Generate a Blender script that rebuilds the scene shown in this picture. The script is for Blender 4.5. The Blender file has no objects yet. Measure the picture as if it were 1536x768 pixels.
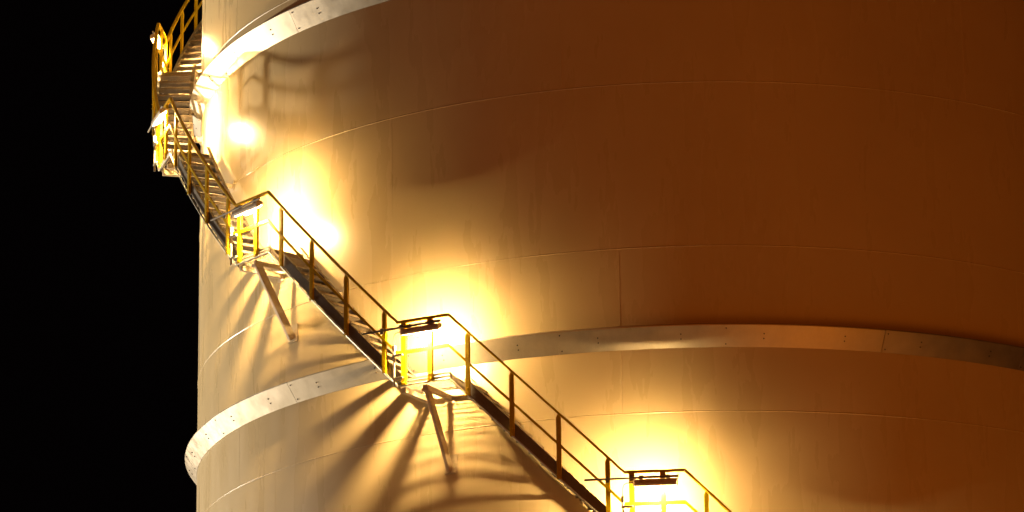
import bpy, math, random
from mathutils import Vector, Matrix
random.seed(4)
C = bpy.context.scene
COL = C.collection
PI = math.pi

# ------------------------------------------------------------------ scale
R = 9.4                     # tank radius, metres
Z0 = 1.6                    # eye height: heights below are measured from the lens
CAM_D = 7.4 * R
RAIL, STR_O, STR_I = 0.95, 0.90, 0.18      # distances of stair members from the shell
DROP, SPAN, LAND = 3.0, 16.75, 5.5         # one flight: drop, angle it covers; angle of one landing
STEP = SPAN + LAND
DECK5 = 13.42 + Z0          # deck height of the landing nearest the lens axis


def cyl(phi, rho, z):
    """point at angle phi (deg, 0 faces the lens), rho metres off the shell, height z"""
    a = math.radians(phi)
    q = R + rho
    return Vector((q * math.sin(a), -q * math.cos(a), z))


# ------------------------------------------------------------------ mesh helpers
class MB:
    def __init__(self, origin=(0, 0, 0)):
        self.v, self.f, self.o, self.smooth = [], [], Vector(origin), False

    def add(self, verts, faces):
        n = len(self.v)
        self.v += [Vector(p) - self.o for p in verts]
        self.f += [tuple(i + n for i in f) for f in faces]

    def bar(self, a, b, w, h, up=(0, 0, 1), taper=None):
        """rectangular bar from a to b, h along up, w across"""
        a, b = Vector(a), Vector(b)
        d = (b - a).normalized()
        up = Vector(up)
        s = d.cross(up).normalized()
        u = s.cross(d).normalized()
        vs = []
        for p in (a, b):
            for i, j in ((-1, -1), (1, -1), (1, 1), (-1, 1)):
                vs.append(p + s * (i * w / 2) + u * (j * h / 2))
        self.add(vs, [(3, 2, 1, 0), (4, 5, 6, 7), (0, 1, 5, 4), (1, 2, 6, 5), (2, 3, 7, 6), (3, 0, 4, 7)])

    def vbar(self, a, b, w, h, side):
        """bar whose cross-section keeps its h side vertical and w along 'side' (sheared ends)"""
        a, b, s, u = Vector(a), Vector(b), Vector(side).normalized(), Vector((0, 0, 1))
        vs = []
        for p in (a, b):
            for i, j in ((-1, -1), (1, -1), (1, 1), (-1, 1)):
                vs.append(p + s * (i * w / 2) + u * (j * h / 2))
        self.add(vs, [(3, 2, 1, 0), (4, 5, 6, 7), (0, 1, 5, 4), (1, 2, 6, 5), (2, 3, 7, 6), (3, 0, 4, 7)])

    def tube(self, pts, r, n=10, caps=True):
        pts = [Vector(p) for p in pts]
        rings = []
        ref = None
        for i, p in enumerate(pts):
            d = (pts[min(i + 1, len(pts) - 1)] - pts[max(i - 1, 0)]).normalized()
            if ref is None:
                ref = Vector((0, 0, 1)) if abs(d.z) < 0.9 else Vector((1, 0, 0))
            s = d.cross(ref).normalized()
            u = s.cross(d).normalized()
            ref = u
            rings.append([p + (s * math.cos(2 * PI * k / n) + u * math.sin(2 * PI * k / n)) * r for k in range(n)])
        vs = [q for ring in rings for q in ring]
        fs = []
        for i in range(len(pts) - 1):
            for k in range(n):
                k2 = (k + 1) % n
                fs.append((i * n + k, i * n + k2, (i + 1) * n + k2, (i + 1) * n + k))
        if caps:
            fs.append(tuple(reversed(range(n))))
            fs.append(tuple((len(pts) - 1) * n + k for k in range(n)))
        self.add(vs, fs)

    def prism(self, poly, a, b, U, V):
        """extrude a 2-D outline (u, v) along a->b"""
        a, b, U, V = Vector(a), Vector(b), Vector(U), Vector(V)
        n = len(poly)
        vs = [p + U * q[0] + V * q[1] for p in (a, b) for q in poly]
        fs = [tuple(range(n - 1, -1, -1)), tuple(range(n, 2 * n))]
        for k in range(n):
            k2 = (k + 1) % n
            fs.append((k, k2, n + k2, n + k))
        self.add(vs, fs)

    def build(self, name, mat, parent=None, smooth=None, bevel=0.0):
        me = bpy.data.meshes.new(name)
        me.from_pydata([tuple(p) for p in self.v], [], self.f)
        me.update()
        import bmesh
        bm = bmesh.new()
        bm.from_mesh(me)
        bmesh.ops.recalc_face_normals(bm, faces=bm.faces)
        bm.to_mesh(me)
        bm.free()
        if smooth is not None:
            for p in me.polygons:
                p.use_smooth = True
            me.set_sharp_from_angle(angle=math.radians(smooth))
        me.materials.append(mat)
        o = bpy.data.objects.new(name, me)
        COL.objects.link(o)
        if parent:
            o.parent = parent
        if bevel:
            m = o.modifiers.new('bevel', 'BEVEL')
            m.width = bevel
            m.segments = 2
            m.limit_method = 'ANGLE'
        return o


def thing(name, loc, rz=0.0):
    o = bpy.data.objects.new(name, None)
    COL.objects.link(o)
    o.location = loc
    o.rotation_euler = (0, 0, rz)
    o.empty_display_size = 0.2
    return o


def tag(o, label, cat, group=None):
    o['label'] = label
    o['category'] = cat
    if group:
        o['group'] = group
    return o


def copy_tree(o, parent=None):
    c = o.copy()
    COL.objects.link(c)
    if parent:
        c.parent = parent
    for ch in list(o.children):
        copy_tree(ch, c)
    return c


# ------------------------------------------------------------------ materials
def new_mat(name):
    m = bpy.data.materials.new(name)
    m.use_nodes = True
    nt = m.node_tree
    b = nt.nodes['Principled BSDF']
    return m, nt, b


def node(nt, typ, **kw):
    n = nt.nodes.new(typ)
    for k, v in kw.items():
        setattr(n, k, v)
    return n


def noise(nt, scale_xyz, scale, detail=4.0, rough=0.55):
    tc = node(nt, 'ShaderNodeTexCoord')
    mp = node(nt, 'ShaderNodeMapping')
    mp.inputs['Scale'].default_value = scale_xyz
    nz = node(nt, 'ShaderNodeTexNoise')
    nz.inputs['Scale'].default_value = scale
    nz.inputs['Detail'].default_value = detail
    nz.inputs['Roughness'].default_value = rough
    nt.links.new(tc.outputs['Object'], mp.inputs['Vector'])
    nt.links.new(mp.outputs['Vector'], nz.inputs['Vector'])
    return nz.outputs['Fac']


def ramp(nt, src, lo, hi, p0=0.3, p1=0.7):
    r = node(nt, 'ShaderNodeValToRGB')
    r.color_ramp.elements[0].position = p0
    r.color_ramp.elements[1].position = p1
    r.color_ramp.elements[0].color = (*lo, 1) if len(lo) == 3 else lo
    r.color_ramp.elements[1].color = (*hi, 1) if len(hi) == 3 else hi
    nt.links.new(src, r.inputs['Fac'])
    return r.outputs['Color']


def mix(nt, a, b, fac, blend='MULTIPLY'):
    m = node(nt, 'ShaderNodeMix', data_type='RGBA', blend_type=blend)
    m.inputs['Factor'].default_value = fac
    nt.links.new(a, m.inputs['A'])
    nt.links.new(b, m.inputs['B'])
    return m.outputs['Result']


def maprange(nt, src, a, b, c, d):
    m = node(nt, 'ShaderNodeMapRange')
    for k, v in zip(('From Min', 'From Max', 'To Min', 'To Max'), (a, b, c, d)):
        m.inputs[k].default_value = v
    nt.links.new(src, m.inputs['Value'])
    return m.outputs['Result']


def bump(nt, b, src, strength, dist):
    n = node(nt, 'ShaderNodeBump')
    n.inputs['Strength'].default_value = strength
    n.inputs['Distance'].default_value = dist
    nt.links.new(src, n.inputs['Height'])
    nt.links.new(n.outputs['Normal'], b.inputs['Normal'])
    return n


TANK_A, TANK_B = (0.63, 0.49, 0.265), (0.68, 0.535, 0.30)


def tank_paint():
    m, nt, b = new_mat('tank_paint')
    broad = noise(nt, (1, 1, 1), 0.45, 3)
    base = ramp(nt, broad, TANK_A, TANK_B)
    drip = noise(nt, (3.2, 3.2, 0.10), 1.0, 5, 0.65)          # rain streaks down the shell
    base = mix(nt, base, ramp(nt, drip, (0.86, 0.83, 0.78), (1, 1, 1), 0.34, 0.52), 0.05)
    grime = noise(nt, (1, 1, 1), 2.3, 6, 0.7)
    base = mix(nt, base, ramp(nt, grime, (0.90, 0.88, 0.84), (1, 1, 1), 0.30, 0.5), 0.12)
    nt.links.new(base, b.inputs['Base Color'])
    rgh = noise(nt, (2, 2, 0.4), 1.2, 4)
    nt.links.new(maprange(nt, rgh, 0.3, 0.7, 0.24, 0.34), b.inputs['Roughness'])
    b.inputs['Specular IOR Level'].default_value = 0.5
    h = noise(nt, (0.5, 0.5, 7.0), 1.6, 3)                    # rolled plate: faint lines along the course
    bump(nt, b, h, 0.10, 0.004)
    return m


def galvanised(name, base, rough, metal=0.85, spangle=9.0, stain=0.6):
    m, nt, b = new_mat(name)
    n1 = noise(nt, (1, 1, 1), spangle, 5, 0.65)
    c = ramp(nt, n1, tuple(x * (1 - 0.45 * stain) for x in base), base, 0.32, 0.66)
    n2 = noise(nt, (1.4, 1.4, 0.35), 3.0, 5, 0.7)
    c = mix(nt, c, ramp(nt, n2, (0.70, 0.66, 0.58), (1, 1, 1), 0.30, 0.55), stain)
    nt.links.new(c, b.inputs['Base Color'])
    b.inputs['Metallic'].default_value = metal
    nt.links.new(maprange(nt, n1, 0.3, 0.7, rough - 0.06, rough + 0.1), b.inputs['Roughness'])
    bump(nt, b, n2, 0.15, 0.004)
    return m


def paint(name, base, rough, wear=(0.75, 0.7, 0.6), spec=0.5):
    m, nt, b = new_mat(name)
    n = noise(nt, (1, 1, 1), 7.0, 6, 0.7)
    c = ramp(nt, n, tuple(x * w for x, w in zip(base, wear)), base, 0.3, 0.5)
    nt.links.new(c, b.inputs['Base Color'])
    b.inputs['Roughness'].default_value = rough
    b.inputs['Specular IOR Level'].default_value = spec
    bump(nt, b, n, 0.1, 0.002)
    return m


LAMP_COL = (1.0, 0.66, 0.27)
LAMP_POWER = 10500.0


def lamp_glass(name, power):
    m, nt, b = new_mat(name)
    b.inputs['Base Color'].default_value = (0.8, 0.8, 0.75, 1)
    b.inputs['Roughness'].default_value = 0.4
    b.inputs['Emission Color'].default_value = (*LAMP_COL, 1)
    b.inputs['Emission Strength'].default_value = power
    return m


M = dict(
    tank=tank_paint(),
    cover=galvanised('galvanised_cover', (0.58, 0.505, 0.39), 0.38, 0.8, 3.0, 0.3),
    steel=galvanised('galvanised_steel', (0.29, 0.225, 0.15), 0.48, 0.45, 14.0),
    dark=galvanised('weathered_steel', (0.22, 0.19, 0.15), 0.55, 0.4, 10.0),
    yellow=paint('safety_yellow', (0.46, 0.30, 0.001), 0.5, (0.8, 0.72, 0.6), 0.12),
    cream=paint('brace_paint', (0.62, 0.51, 0.34), 0.45),
    case=paint('lamp_case', (0.50, 0.40, 0.30), 0.45),
    pipe=galvanised('conduit_steel', (0.62, 0.58, 0.50), 0.36, 0.85, 20.0),
    rubber=paint('cable_rubber', (0.02, 0.018, 0.016), 0.6),
    bolt=paint('bolt_steel', (0.07, 0.055, 0.04), 0.5),
    glass=lamp_glass('lamp_glass', 35.0),
    bulb=lamp_glass('lamp_burner', LAMP_POWER),
)

# ------------------------------------------------------------------ ground
gm, gnt, gb = new_mat('yard_concrete')
gc = ramp(gnt, noise(gnt, (1, 1, 1), 0.25, 8, 0.6), (0.24, 0.225, 0.20), (0.38, 0.36, 0.32))
gnt.links.new(gc, gb.inputs['Base Color'])
gb.inputs['Roughness'].default_value = 0.9
g = MB()
N = 64
g.add([(0, 0, 0)] + [(3000 * math.cos(2 * PI * i / N), 3000 * math.sin(2 * PI * i / N), 0) for i in range(N)],
      [(0, 1 + i, 1 + (i + 1) % N) for i in range(N)])
go = g.build('ground', gm)
go['kind'] = 'structure'

# ------------------------------------------------------------------ the tank
TOP = 34.0 + Z0
tank = tag(thing('storage_tank', (0, 0, 0)),
           'huge cream painted cylindrical steel tank wrapped by a stair and two metal bands', 'tank')


def revolve(profile, a0, a1, n, closed_profile=True, jitter=0.0):
    """sweep (rho, z) outline about the tank axis from a0 to a1 degrees"""
    vs, fs = [], []
    k = len(profile)
    full = abs(a1 - a0) >= 360
    cols = n if full else n + 1
    for i in range(cols):
        a = a0 + (a1 - a0) * i / n
        for r_, z_ in profile:
            vs.append(cyl(a, r_, z_))
    for i in range(n):
        i2 = (i + 1) % cols
        for j in range(k if closed_profile else k - 1):
            j2 = (j + 1) % k
            fs.append((i * k + j, i * k + j2, i2 * k + j2, i2 * k + j))
    if closed_profile and not full:
        fs.append(tuple(range(k)))
        fs.append(tuple((cols - 1) * k + j for j in range(k - 1, -1, -1)))
    return vs, fs


m = MB()
zs = [0.0] + [Z0 + 15.68 + 2.94 * i for i in range(-5, 7) if 0 < Z0 + 15.68 + 2.94 * i < TOP - 1] + [TOP]
vs, fs = revolve([(0, z) for z in zs], 0, 360, 720, closed_profile=False)
m.add(vs, fs)
m.build('shell', M['tank'], tank, smooth=30)
m = MB()
vs, fs = revolve([(0.06, TOP + 0.002), (0.06, TOP + 0.09), (-R + 0.01, TOP + 1.3), (-R + 0.01, TOP + 0.01)], 0, 360, 180, True)
m.add(vs, fs)
m.build('roof', M['tank'], tank, smooth=20)

SEAMS = [9.83, 12.76, 15.68, 18.59, 21.555, 24.52, 27.48, 30.4]
BEAD = [(-0.004, -0.014), (0.004, -0.009), (0.0075, 0), (0.004, 0.009), (-0.004, 0.014)]
for s in SEAMS:
    m = MB()
    vs, fs = revolve([(r_, Z0 + s + z_) for r_, z_ in BEAD], 0, 360, 720, True)
    m.add(vs, fs)
    m.build('weld_seam', M['tank'], tank, smooth=40)
# upright plate joints, staggered from course to course
UP = [(9.83, 12.76, [-70, -25, 20]), (12.76, 15.68, [-50.7, -19.4, 25.6]), (15.68, 18.59, [-59.0, -6.27, 38.7]),
      (18.59, 21.555, [-77.2, -32.2, 12.8]), (21.555, 24.52, [-57, -12, 33.0]), (24.52, 27.48, [-58.2, -13.2, 31.8])]
for lo, hi, angs in UP:
    for a in angs:
        w = math.degrees(0.011 / R)
        hb = 0.0036 if lo > 15 and a > -50 else 0.0018
        m = MB()
        vs, fs = [], []
        for z in (Z0 + lo + 0.014, Z0 + hi - 0.014):
            for da, dr in ((-w, -0.004), (-w * .5, hb * .6), (0, hb), (w * .5, hb * .6), (w, -0.004)):
                vs.append(cyl(a + da, dr, z))
        for j in range(4):
            fs.append((j, j + 1, 6 + j, 5 + j))
        fs += [(4, 0, 5, 9), (0, 4, 3, 2, 1), (5, 6, 7, 8, 9)]
        m.add(vs, fs)
        m.build('upright_seam', M['tank'], tank, smooth=40)

# two stiffening bands: folded galvanised covers that lean out from the shell
BANDS = [(16.79, 17.115, -114.25, 48), (23.79, 24.165, -114.25, -12)]
PL = 16.92
for zi, zo, a0, amax in BANDS:
    band = MB()
    vs, fs = revolve([(0.004, Z0 + zi + 0.03), (0.215, Z0 + zo - 0.005), (0.215, Z0 + zo + 0.02), (0.004, Z0 + zo + 0.10)], 0, 360, 360, True)
    band.add(vs, fs)
    bo = band.build('wind_girder', M['cover'], tank, smooth=20)
    a = a0
    k = 0
    while a < a0 + 359:
        m = MB()
        gap = math.degrees(0.004 / R)
        j1, j2 = random.uniform(-0.006, 0.006), random.uniform(-0.006, 0.006)
        vs, fs = revolve([(0.006, Z0 + zi), (0.235 + j1, Z0 + zo), (0.235 + j1, Z0 + zo + 0.02), (0.222 + j1, Z0 + zo + 0.02),
                          (0.222 + j1, Z0 + zo + 0.004), (0.006, Z0 + zi + 0.016)], a + gap, a + min(PL, a0 + 360 - a) - gap, 24, True)
        m.add(vs, fs)
        m.build('cover_plate', M['cover'], bo, smooth=20)
        if -100 < a and a < amax:
            spots = [(0.35, .15), (0.35, .86), (PL * .25 - .0, .40), (PL * .25, .62), (PL * .75, .40), (PL * .75, .62)]
            nrm_r, nrm_z = (zo - zi), -0.23
            ln = math.hypot(nrm_r, nrm_z)
            for da, t in spots:
                if a + da > amax or a + da < -97:
                    continue
                rho, z = 0.006 + 0.229 * t, Z0 + zi + (zo - zi) * t
                p = cyl(a + da, rho, z)
                an = math.radians(a + da)
                nv = Vector((math.sin(an) * nrm_r / ln, -math.cos(an) * nrm_r / ln, nrm_z / ln))
                b = MB()
                b.tube([p - nv * 0.004, p + nv * 0.012], 0.0125, 8)
                b.build('bolt', M['bolt'], bo)
        a += PL
        k += 1

# ------------------------------------------------------------------ stair flight (prototype at phi 0, falling to +SPAN)
def hel(rho, t, dz=0.0):
    """point of the flight's helix, t 0..1 from the upper landing to the lower one"""
    p = cyl(SPAN * t, rho, 0)
    p.z = -DROP * t + dz
    return p


def frame_at(t):
    a = math.radians(SPAN * t)
    return Vector((math.cos(a), math.sin(a), 0)), Vector((math.sin(a), -math.cos(a), 0))   # along, outward


def strip(m, rho, dz, w, h, t0=0.0, t1=1.0, n=14):
    """curved bar following the helix, section w (radial) by h (vertical)"""
    vs, fs = [], []
    for i in range(n + 1):
        t = t0 + (t1 - t0) * i / n
        for k, j in ((-1, -1), (1, -1), (1, 1), (-1, 1)):
            vs.append(hel(rho + k * w / 2, t, dz + j * h / 2))
    for i in range(n):
        for j in range(4):
            j2 = (j + 1) % 4
            fs.append((i * 4 + j, i * 4 + j2, i * 4 + 4 + j2, i * 4 + 4 + j))
    fs += [(3, 2, 1, 0), (n * 4, n * 4 + 1, n * 4 + 2, n * 4 + 3)]
    m.add(vs, fs)


fb = cyl(SPAN, 0.6, -DROP)             # base of the flight: its foot
flight = thing('stair_flight', (0, 0, 0))
POSTS = (1.9, 6.25, 10.7, 15.2)
Zv = Vector((0, 0, 1))
for rho, sgn, t0 in ((STR_O, 1, 1.45 / SPAN), (STR_I, -1, 0.0)):
    m = MB(fb)
    mid = 0.035 if sgn > 0 else 0.02
    strip(m, rho, mid, 0.012, 0.23, t0, 1.0)                                  # web
    for dz in (mid + 0.115 - 0.006, mid - 0.115 + 0.006):
        strip(m, rho - sgn * 0.032, dz, 0.052, 0.012, t0, 1.0)                # flanges turned to the treads
    m.build('stringer', M['dark'] if sgn > 0 else M['steel'], flight, smooth=20)
m = MB(fb)                                                                    # short bolted link from landing to stringer
strip(m, STR_O - .002, -.035, 0.010, 0.11, 0.0, 1.9 / SPAN, 3)
for dphi in (.35, .8, 1.3):
    p = hel(STR_O, dphi / SPAN, -.03)
    m.tube([p, p + frame_at(dphi / SPAN)[1] * .018], 0.013, 6)
m.build('link_plate', M['steel'], flight)

NT = 13
tw = 0.245
for i in range(1, NT + 1):
    t = i / (NT + 1)
    tang, outw = frame_at(t)
    po, pi_ = hel(STR_O - 0.014, t, 0.012), hel(STR_I + 0.014, t, 0.012)
    m = MB(fb)
    n = 8
    for k in range(n):                                                        # bearing bars
        s = tang * (-tw / 2 + tw * (k + 0.5) / n)
        m.bar(po + s - Zv * .016, pi_ + s - Zv * .016, 0.008, 0.032)
    s = tang * (tw / 2 + 0.012)
    m.bar(po + s - Zv * .018, pi_ + s - Zv * .018, 0.030, 0.042)              # nosing
    for q in (0.02, 0.2, 0.4, 0.6, 0.8, 0.98):                                # cross rods
        p = po.lerp(pi_, q)
        m.bar(p - tang * tw / 2 - Zv * .006, p + tang * tw / 2 - Zv * .006, 0.008, 0.008)
    for p in (po, pi_):                                                       # end plates
        m.bar(p - tang * tw / 2 - Zv * .030, p + tang * tw / 2 - Zv * .030, 0.006, 0.062)
    m.build('tread', M['steel'], flight)

for dphi in POSTS:
    t = dphi / SPAN
    tang, outw = frame_at(t)
    p = hel(RAIL - 0.012, t)
    m = MB(fb)
    w, d = 0.080, 0.045                                                       # post with a bevelled head
    zl, zh = p.z - 0.11, p.z + 1.0
    prof = [(-w / 2, zl), (w / 2, zl), (w / 2, zh), (-w / 2 + .03, zh), (-w / 2, zh - .06)]
    base = Vector((p.x, p.y, 0))
    m.prism(prof, base - outw * d / 2, base + outw * d / 2, tang, (0, 0, 1))
    for dz in (0.0, 0.09):
        q = Vector((p.x, p.y, zl + 0.04 + dz)) + outw * (d / 2)
        m.tube([q - outw * .004, q + outw * .016], 0.012, 6)
    m.build('post', M['yellow'], flight, bevel=0.004)

m = MB(fb)
strip(m, RAIL, 1.02, 0.060, 0.055)
m.build('handrail', M['yellow'], flight, smooth=20, bevel=0.006)
m = MB(fb)
strip(m, RAIL + .002, .48, 0.030, 0.060)
m.build('mid_rail', M['yellow'], flight, smooth=20)
m = MB(fb)
m.tube([hel(STR_O + .045, t / 16, -.098) for t in range(17)], 0.016, 8)
for dphi in POSTS:
    p = hel(STR_O + .03, dphi / SPAN, -.085)
    tang, outw = frame_at(dphi / SPAN)
    m.bar(p - tang * .02, p + tang * .02, 0.05, 0.05)
m.build('conduit', M['pipe'], flight, smooth=40)
for t in (0.3, 0.72):                                                         # stubs that tie the flight to the shell
    p, q = hel(STR_I - .008, t), hel(0.004, t)
    m = MB(fb)
    m.bar(p, q, 0.09, 0.09)
    m.bar(q, q + (p - q).normalized() * .012, 0.2, 0.2)
    m.build('wall_bracket', M['cream'], flight, bevel=0.004)

# ------------------------------------------------------------------ landing (prototype, right-hand corner at phi 0, deck height 0)
lb = cyl(-LAND / 2, 0.6, 0)
landing = thing('stair_landing', (0, 0, 0))
A, B = -LAND, 0.0
lt = (cyl(B, .9, 0) - cyl(A, .9, 0)).normalized()
lo_ = cyl((A + B) / 2, 1, 0)
lout = Vector((lo_.x, lo_.y, 0)).normalized()
dz = lambda z: Vector((0, 0, z))

m = MB(lb)
nb = 15
for k in range(nb):
    rho = STR_I + .012 + (STR_O - STR_I - .024) * k / (nb - 1)
    m.bar(cyl(A, rho, -.012), cyl(B, rho, -.012), 0.006, 0.022)
for k in range(9):
    a = A + (B - A) * (k + .5) / 9
    m.bar(cyl(a, STR_I + .012, -.006), cyl(a, STR_O - .012, -.006), 0.009, 0.009)
m.build('deck', M['steel'], landing)

m = MB(lb)
m.bar(cyl(A, STR_O + .004, -.035), cyl(B, STR_O + .004, -.035), 0.012, 0.13)
m.bar(cyl(A, STR_O + .030, -.095), cyl(B, STR_O + .030, -.095), 0.055, 0.010)
m.bar(cyl(A, STR_I - .004, -.035), cyl(B, STR_I - .004, -.035), 0.012, 0.07)
for a in (A, B):
    m.bar(cyl(a, STR_I + .004, -.075), cyl(a, STR_O - .004, -.075), 0.012, 0.10)
m.build('frame', M['dark'], landing)

m = MB(lb)
m.tube([cyl(A, STR_O + .045, -.098), cyl(B, STR_O + .045, -.098)], 0.016, 8)
m.tube([cyl(A, STR_O + .040, -.035), cyl(B, STR_O + .040, -.035)], 0.012, 8)
m.build('conduit', M['pipe'], landing, smooth=40)

for a in (-LAND / 2, A + 0.35):
    m = MB(lb)
    m.bar(cyl(a, 0.004, -.165), cyl(a, STR_O - .02, -.165), 0.085, 0.085)
    m.bar(cyl(a, 0.004, -.165), cyl(a, 0.016, -.165), 0.2, 0.2)
    m.build('support_beam', M['cream'], landing, bevel=0.005)
m = MB(lb)
bt, bf = cyl(-LAND / 2, .80, -.20), cyl(-LAND / 2, .03, -1.44)
m.bar(bt, bf, 0.060, 0.15, up=lout)
m.bar(cyl(-LAND / 2, .74, -.215), cyl(-LAND / 2, .90, -.215), 0.12, 0.05)
br = m.build('brace', M['cream'], landing, bevel=0.005)
m = MB(lb)
m.bar(cyl(-LAND / 2 + .05, .004, -1.17), cyl(-LAND / 2 + .05, .004, -1.49), 0.24, 0.024, up=lout)
m.bar(cyl(-LAND / 2 - .62, .03, -1.495), cyl(-LAND / 2 + .66, .03, -1.495), 0.06, 0.012)
m.build('foot_plate', M['cream'], br)

for a in (A + .64, A + 3.5):
    p = cyl(a, RAIL - .012, 0)
    m = MB(lb)
    w, d = 0.092, 0.05
    m.prism([(-w / 2, -.10), (w / 2, -.10), (w / 2, 1.0), (-w / 2, 1.0)], p - lout * d / 2, p + lout * d / 2, lt, (0, 0, 1))
    for s in (-1, 1):
        for z in (-.06, .03):
            q = p + lt * s * .02 + dz(z) + lout * d / 2
            m.tube([q - lout * .004, q + lout * .016], 0.011, 6)
    m.build('post', M['yellow'], landing, bevel=0.004)
m = MB(lb)
m.bar(cyl(A, RAIL, 1.02), cyl(B, RAIL, 1.02), 0.060, 0.042)
m.build('handrail', M['yellow'], landing, bevel=0.006)
m = MB(lb)
m.bar(cyl(A, RAIL + .002, .48), cyl(B, RAIL + .002, .48), 0.030, 0.062)
m.build('mid_rail', M['yellow'], landing, bevel=0.003)
m = MB(lb)
pc = cyl(A - .15, RAIL + .075, 0)
m.tube([pc + dz(-.11), pc + dz(.50)], 0.020, 10)
m.build('riser_conduit', M['pipe'], landing, smooth=40)
dz = lambda z: Vector((0, 0, z))
for z in (.02, .42):
    m = MB(lb)
    m.bar(pc + dz(z) - lt * .03, pc + dz(z) + lt * .17, 0.05, 0.035)
    m.build('pipe_clamp', M['pipe'], landing, bevel=0.004)
m = MB(lb)
m.bar(pc + dz(.50), pc + dz(.60), 0.055, 0.055, up=lout)
m.build('junction_box', M['case'], landing, bevel=0.006)

# ------------------------------------------------------------------ landing lamp (prototype)
LZ = 0.79                              # height of the lamp's centre above the deck
LR = 1.055                             # off the shell
lamp = thing('stair_lamp', (0, 0, 0))
pbase = cyl(-LAND / 2, LR, LZ)
a0, a1 = A + 0.93, A + 4.75            # ends of the case
E0, E1 = cyl(a0, LR, LZ), cyl(a1, LR, LZ)
ax = (E1 - E0).normalized()
inw = Vector((-ax.y, ax.x, 0))
if inw.dot(cyl(-LAND / 2, 1, 0)) > 0:
    inw = -inw
TILT = math.radians(27)
U = inw * math.cos(TILT) + dz(math.sin(TILT))           # section axes, turned to face the wall and the steps
V = dz(math.cos(TILT)) - inw * math.sin(TILT)
shell_out = [(-.078, -.026), (-.078, .020), (-.045, .066), (.045, .066), (.078, .036), (.102, .018), (.099, .012)]
shell_in = [(.074, .024), (.042, .058), (-.042, .058), (-.071, .016), (-.071, -.026)]
m = MB(pbase)
m.prism(shell_out + shell_in, E0, E1, U, V)
cap = [(-.080, -.030), (-.080, .022), (-.046, .069), (.046, .069), (.080, .030), (.080, .0), (.0, -.018)]
m.prism(cap, E0 - ax * .022, E0 - ax * .001, U, V)
m.prism(cap, E1 + ax * .001, E1 + ax * .022, U, V)
m.build('lamp_case', M['case'], lamp, bevel=0.004)
m = MB(pbase)
m.prism([(-.064, -.02), (-.048, -.038), (.0, -.046), (.048, -.038), (.064, -.02), (.060, .012), (-.06, .012)],
        E0 + ax * .004, E1 - ax * .004, U, V)
df = m.build('diffuser', M['glass'], lamp)
mid = E0.lerp(E1, 0.5)
m = MB(pbase)
m.prism([(.030 * math.cos(2 * PI * k / 10), -.053 + .030 * math.sin(2 * PI * k / 10)) for k in range(10)],
        mid - ax * .10, mid + ax * .10, U, V)
m.build('burner_glass', M['bulb'], df)
zp = 0.895
P0, P1 = cyl(A - 3.6, LR + .02, zp), cyl(A + 4.95, LR + .02, zp)
m = MB(pbase)
m.tube([P0, P1], 0.019, 10)
m.build('mounting_pipe', M['dark'], lamp, smooth=40)
for t in (0.60, 0.89):
    p = P0.lerp(P1, t)
    m = MB(pbase)
    m.bar(p - dz(.06), p + dz(.035), 0.03, 0.06, up=ax)
    m.build('clamp', M['dark'], lamp, bevel=0.003)
for a in (A - 1.55, A + .64):
    p = cyl(a, RAIL + .07, zp)
    m = MB(pbase)
    m.bar(p - dz(.05) , p + dz(.05), 0.03, 0.06, up=ax)
    m.build('clamp', M['dark'], lamp, bevel=0.003)
m = MB(pbase)
c0 = E0 - ax * .022 + V * .02
c3 = cyl(A - .15, RAIL + .075, .60)
pts = []
for k in range(15):
    t = k / 14
    b0, b1, b2, b3 = c0, c0 - ax * .17 + dz(.0), c3 + dz(.20), c3
    pts.append(b0 * (1 - t) ** 3 + b1 * 3 * t * (1 - t) ** 2 + b2 * 3 * t * t * (1 - t) + b3 * t ** 3)
m.tube(pts, 0.008, 8)
m.build('cable', M['rubber'], lamp, smooth=60)
m = MB(pbase)
m.tube([c0 + ax * .005, c0 - ax * .05], 0.016, 10)
m.build('gland', M['pipe'], lamp, smooth=40)


# ------------------------------------------------------------------ set the stair out round the tank
def place(o, base, corner, deck):
    rz = math.radians(corner)
    o.rotation_euler = (0, 0, rz)
    o.location = Matrix.Rotation(rz, 3, 'Z') @ Vector(base) + Vector((0, 0, deck))


FL = {
    0: 'highest stair flight, with a yellow rail, climbing out of sight behind the tank',
    1: 'stair flight seen end on at the tank edge, between the two highest lit landings',
    2: 'stair flight with brown posts against black sky, above the landing with the broad brace',
    3: 'brown stair flight dropping past bright wall to the landing at the lower band',
    4: 'long dark stair flight dropping from the landing at the lower band to the lowest lamp',
    5: 'lowest stair flight, only its top rail and first post showing below the lowest lamp',
}
LL = {
    1: 'highest stair landing, yellow rail glaring at the tank edge under the top lamp',
    2: 'second highest stair landing, jutting past the tank edge into the black sky',
    3: 'stair landing with yellow posts and broad cream brace above the lower band',
    4: 'stair landing in front of the lower metal band, slim brace running down the wall',
    5: 'lowest stair landing in view, only its yellow rails above the picture edge',
    6: 'stair landing below the picture edge, past the lowest one in view',
}
LA = {
    1: 'topmost glaring lamp on the highest landing, outlined against the black sky',
    2: 'glaring lamp on the second highest landing, seen end on beside yellow posts',
    3: 'tilted looking lamp over the landing with the broad cream brace',
    4: 'long brown lamp hung over the landing in front of the lower metal band',
    5: 'lowest lamp, dark level case on a pipe with yellow rail just above',
    6: 'lamp below the picture edge that lights the lower part of the wall',
}
first = True
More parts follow.
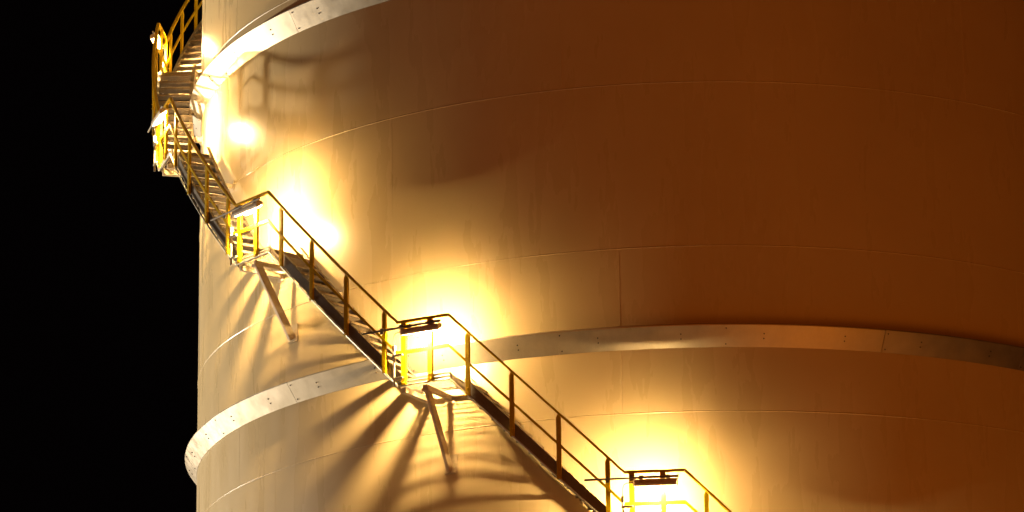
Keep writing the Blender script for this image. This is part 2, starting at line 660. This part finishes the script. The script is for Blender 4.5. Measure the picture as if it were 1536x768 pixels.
for k in range(0, 7):
    corner = -0.03 - STEP * (5 - k)
    deck = DECK5 + DROP * (5 - k) - 0.0
    if k <= 5:
        o = flight if k == 0 else copy_tree(flight)
        place(o, fb, corner, deck)
        tag(o, FL[k], 'stair flight', 'stair flights winding round the tank')
    if k >= 1:
        o = landing if k == 1 else copy_tree(landing)
        place(o, lb, corner, deck)
        tag(o, LL[k], 'landing', 'landings of the winding stair')
        o = lamp if k == 1 else copy_tree(lamp)
        place(o, pbase, corner, deck)
        tag(o, LA[k], 'lamp', 'lamps over the stair landings')

# the two landings at the tank edge hang on their beams alone
for o in [q for q in bpy.data.objects if q.name.startswith('brace') and 'highest' in q.parent['label']]:
    for ch in list(o.children):
        bpy.data.objects.remove(ch)
    bpy.data.objects.remove(o)

# ------------------------------------------------------------------ night light
w = bpy.data.worlds.new('World')
C.world = w
w.use_nodes = True
bg = w.node_tree.nodes['Background']
bg.inputs['Color'].default_value = (1.0, 0.55, 0.6, 1)
bg.inputs['Strength'].default_value = 0.0008

sun = bpy.data.lights.new('plant_glow', 'SUN')            # low sodium glow of the works in front of the tank
sun.energy = 0.36
sun.color = (1.0, 0.175, 0.0)
sun.angle = math.radians(80)
so = bpy.data.objects.new('plant_glow', sun)
COL.objects.link(so)
az, el = math.radians(-4), math.radians(14)
d = Vector((math.sin(az) * math.cos(el), -math.cos(az) * math.cos(el), math.sin(el)))
so.rotation_euler = d.to_track_quat('Z', 'Y').to_euler()

yl = bpy.data.lights.new('yard_lamp', 'POINT')            # lamp of the next tank, out of view beyond the edge
yl.energy = 74000
yl.color = (1.0, 0.86, 0.66)
yl.shadow_soft_size = 0.5
yo = bpy.data.objects.new('yard_lamp', yl)
COL.objects.link(yo)
yo.location = (math.sin(math.radians(-112)) * 42, -math.cos(math.radians(-112)) * 42, 14 + Z0)

nl = bpy.data.lights.new('sodium_lamp', 'POINT')          # low sodium lamp on the yard before the tank
nl.energy = 2800
nl.color = (1.0, 0.24, 0.0)
nl.shadow_soft_size = 6.0
no_ = bpy.data.objects.new('sodium_lamp', nl)
COL.objects.link(no_)
no_.location = (math.sin(math.radians(24)) * (R + 19), -math.cos(math.radians(24)) * (R + 19), 4.0)

y2 = yl.copy()
y2.name = 'far_yard_lamp'
y2.energy = 1900
y2.shadow_soft_size = 0.35
y2o = bpy.data.objects.new('far_yard_lamp', y2)
COL.objects.link(y2o)
y2o.location = (math.sin(math.radians(-87)) * 42, -math.cos(math.radians(-87)) * 42, 20 + Z0)

# ------------------------------------------------------------------ camera
cd = bpy.data.cameras.new('camera')
co = bpy.data.objects.new('camera', cd)
COL.objects.link(co)
yaw, pit, roll = 0.04723606, 0.29799881, -0.01434459
fwd = Vector((-math.sin(yaw) * math.cos(pit), math.cos(yaw) * math.cos(pit), math.sin(pit)))
right = Vector((math.cos(yaw), math.sin(yaw), 0))
up = right.cross(fwd)
r2 = right * math.cos(roll) + up * math.sin(roll)
u2 = up * math.cos(roll) - right * math.sin(roll)
mt = Matrix((r2, u2, -fwd)).transposed().to_4x4()
mt.translation = Vector((0, -CAM_D, Z0))
co.matrix_world = mt
cd.sensor_width = 36.0
cd.lens = 5540.35 / 1536 * 36.0
cd.clip_start = 0.5
cd.clip_end = 6000
C.camera = co

C.render.engine = 'CYCLES'
C.cycles.max_bounces = 8
C.cycles.diffuse_bounces = 4
C.cycles.glossy_bounces = 4
C.cycles.sample_clamp_indirect = 12.0
C.cycles.use_denoising = True
v = C.view_settings
v.view_transform = 'Standard'
v.look = 'None'
v.exposure = 0.0
v.gamma = 1.0
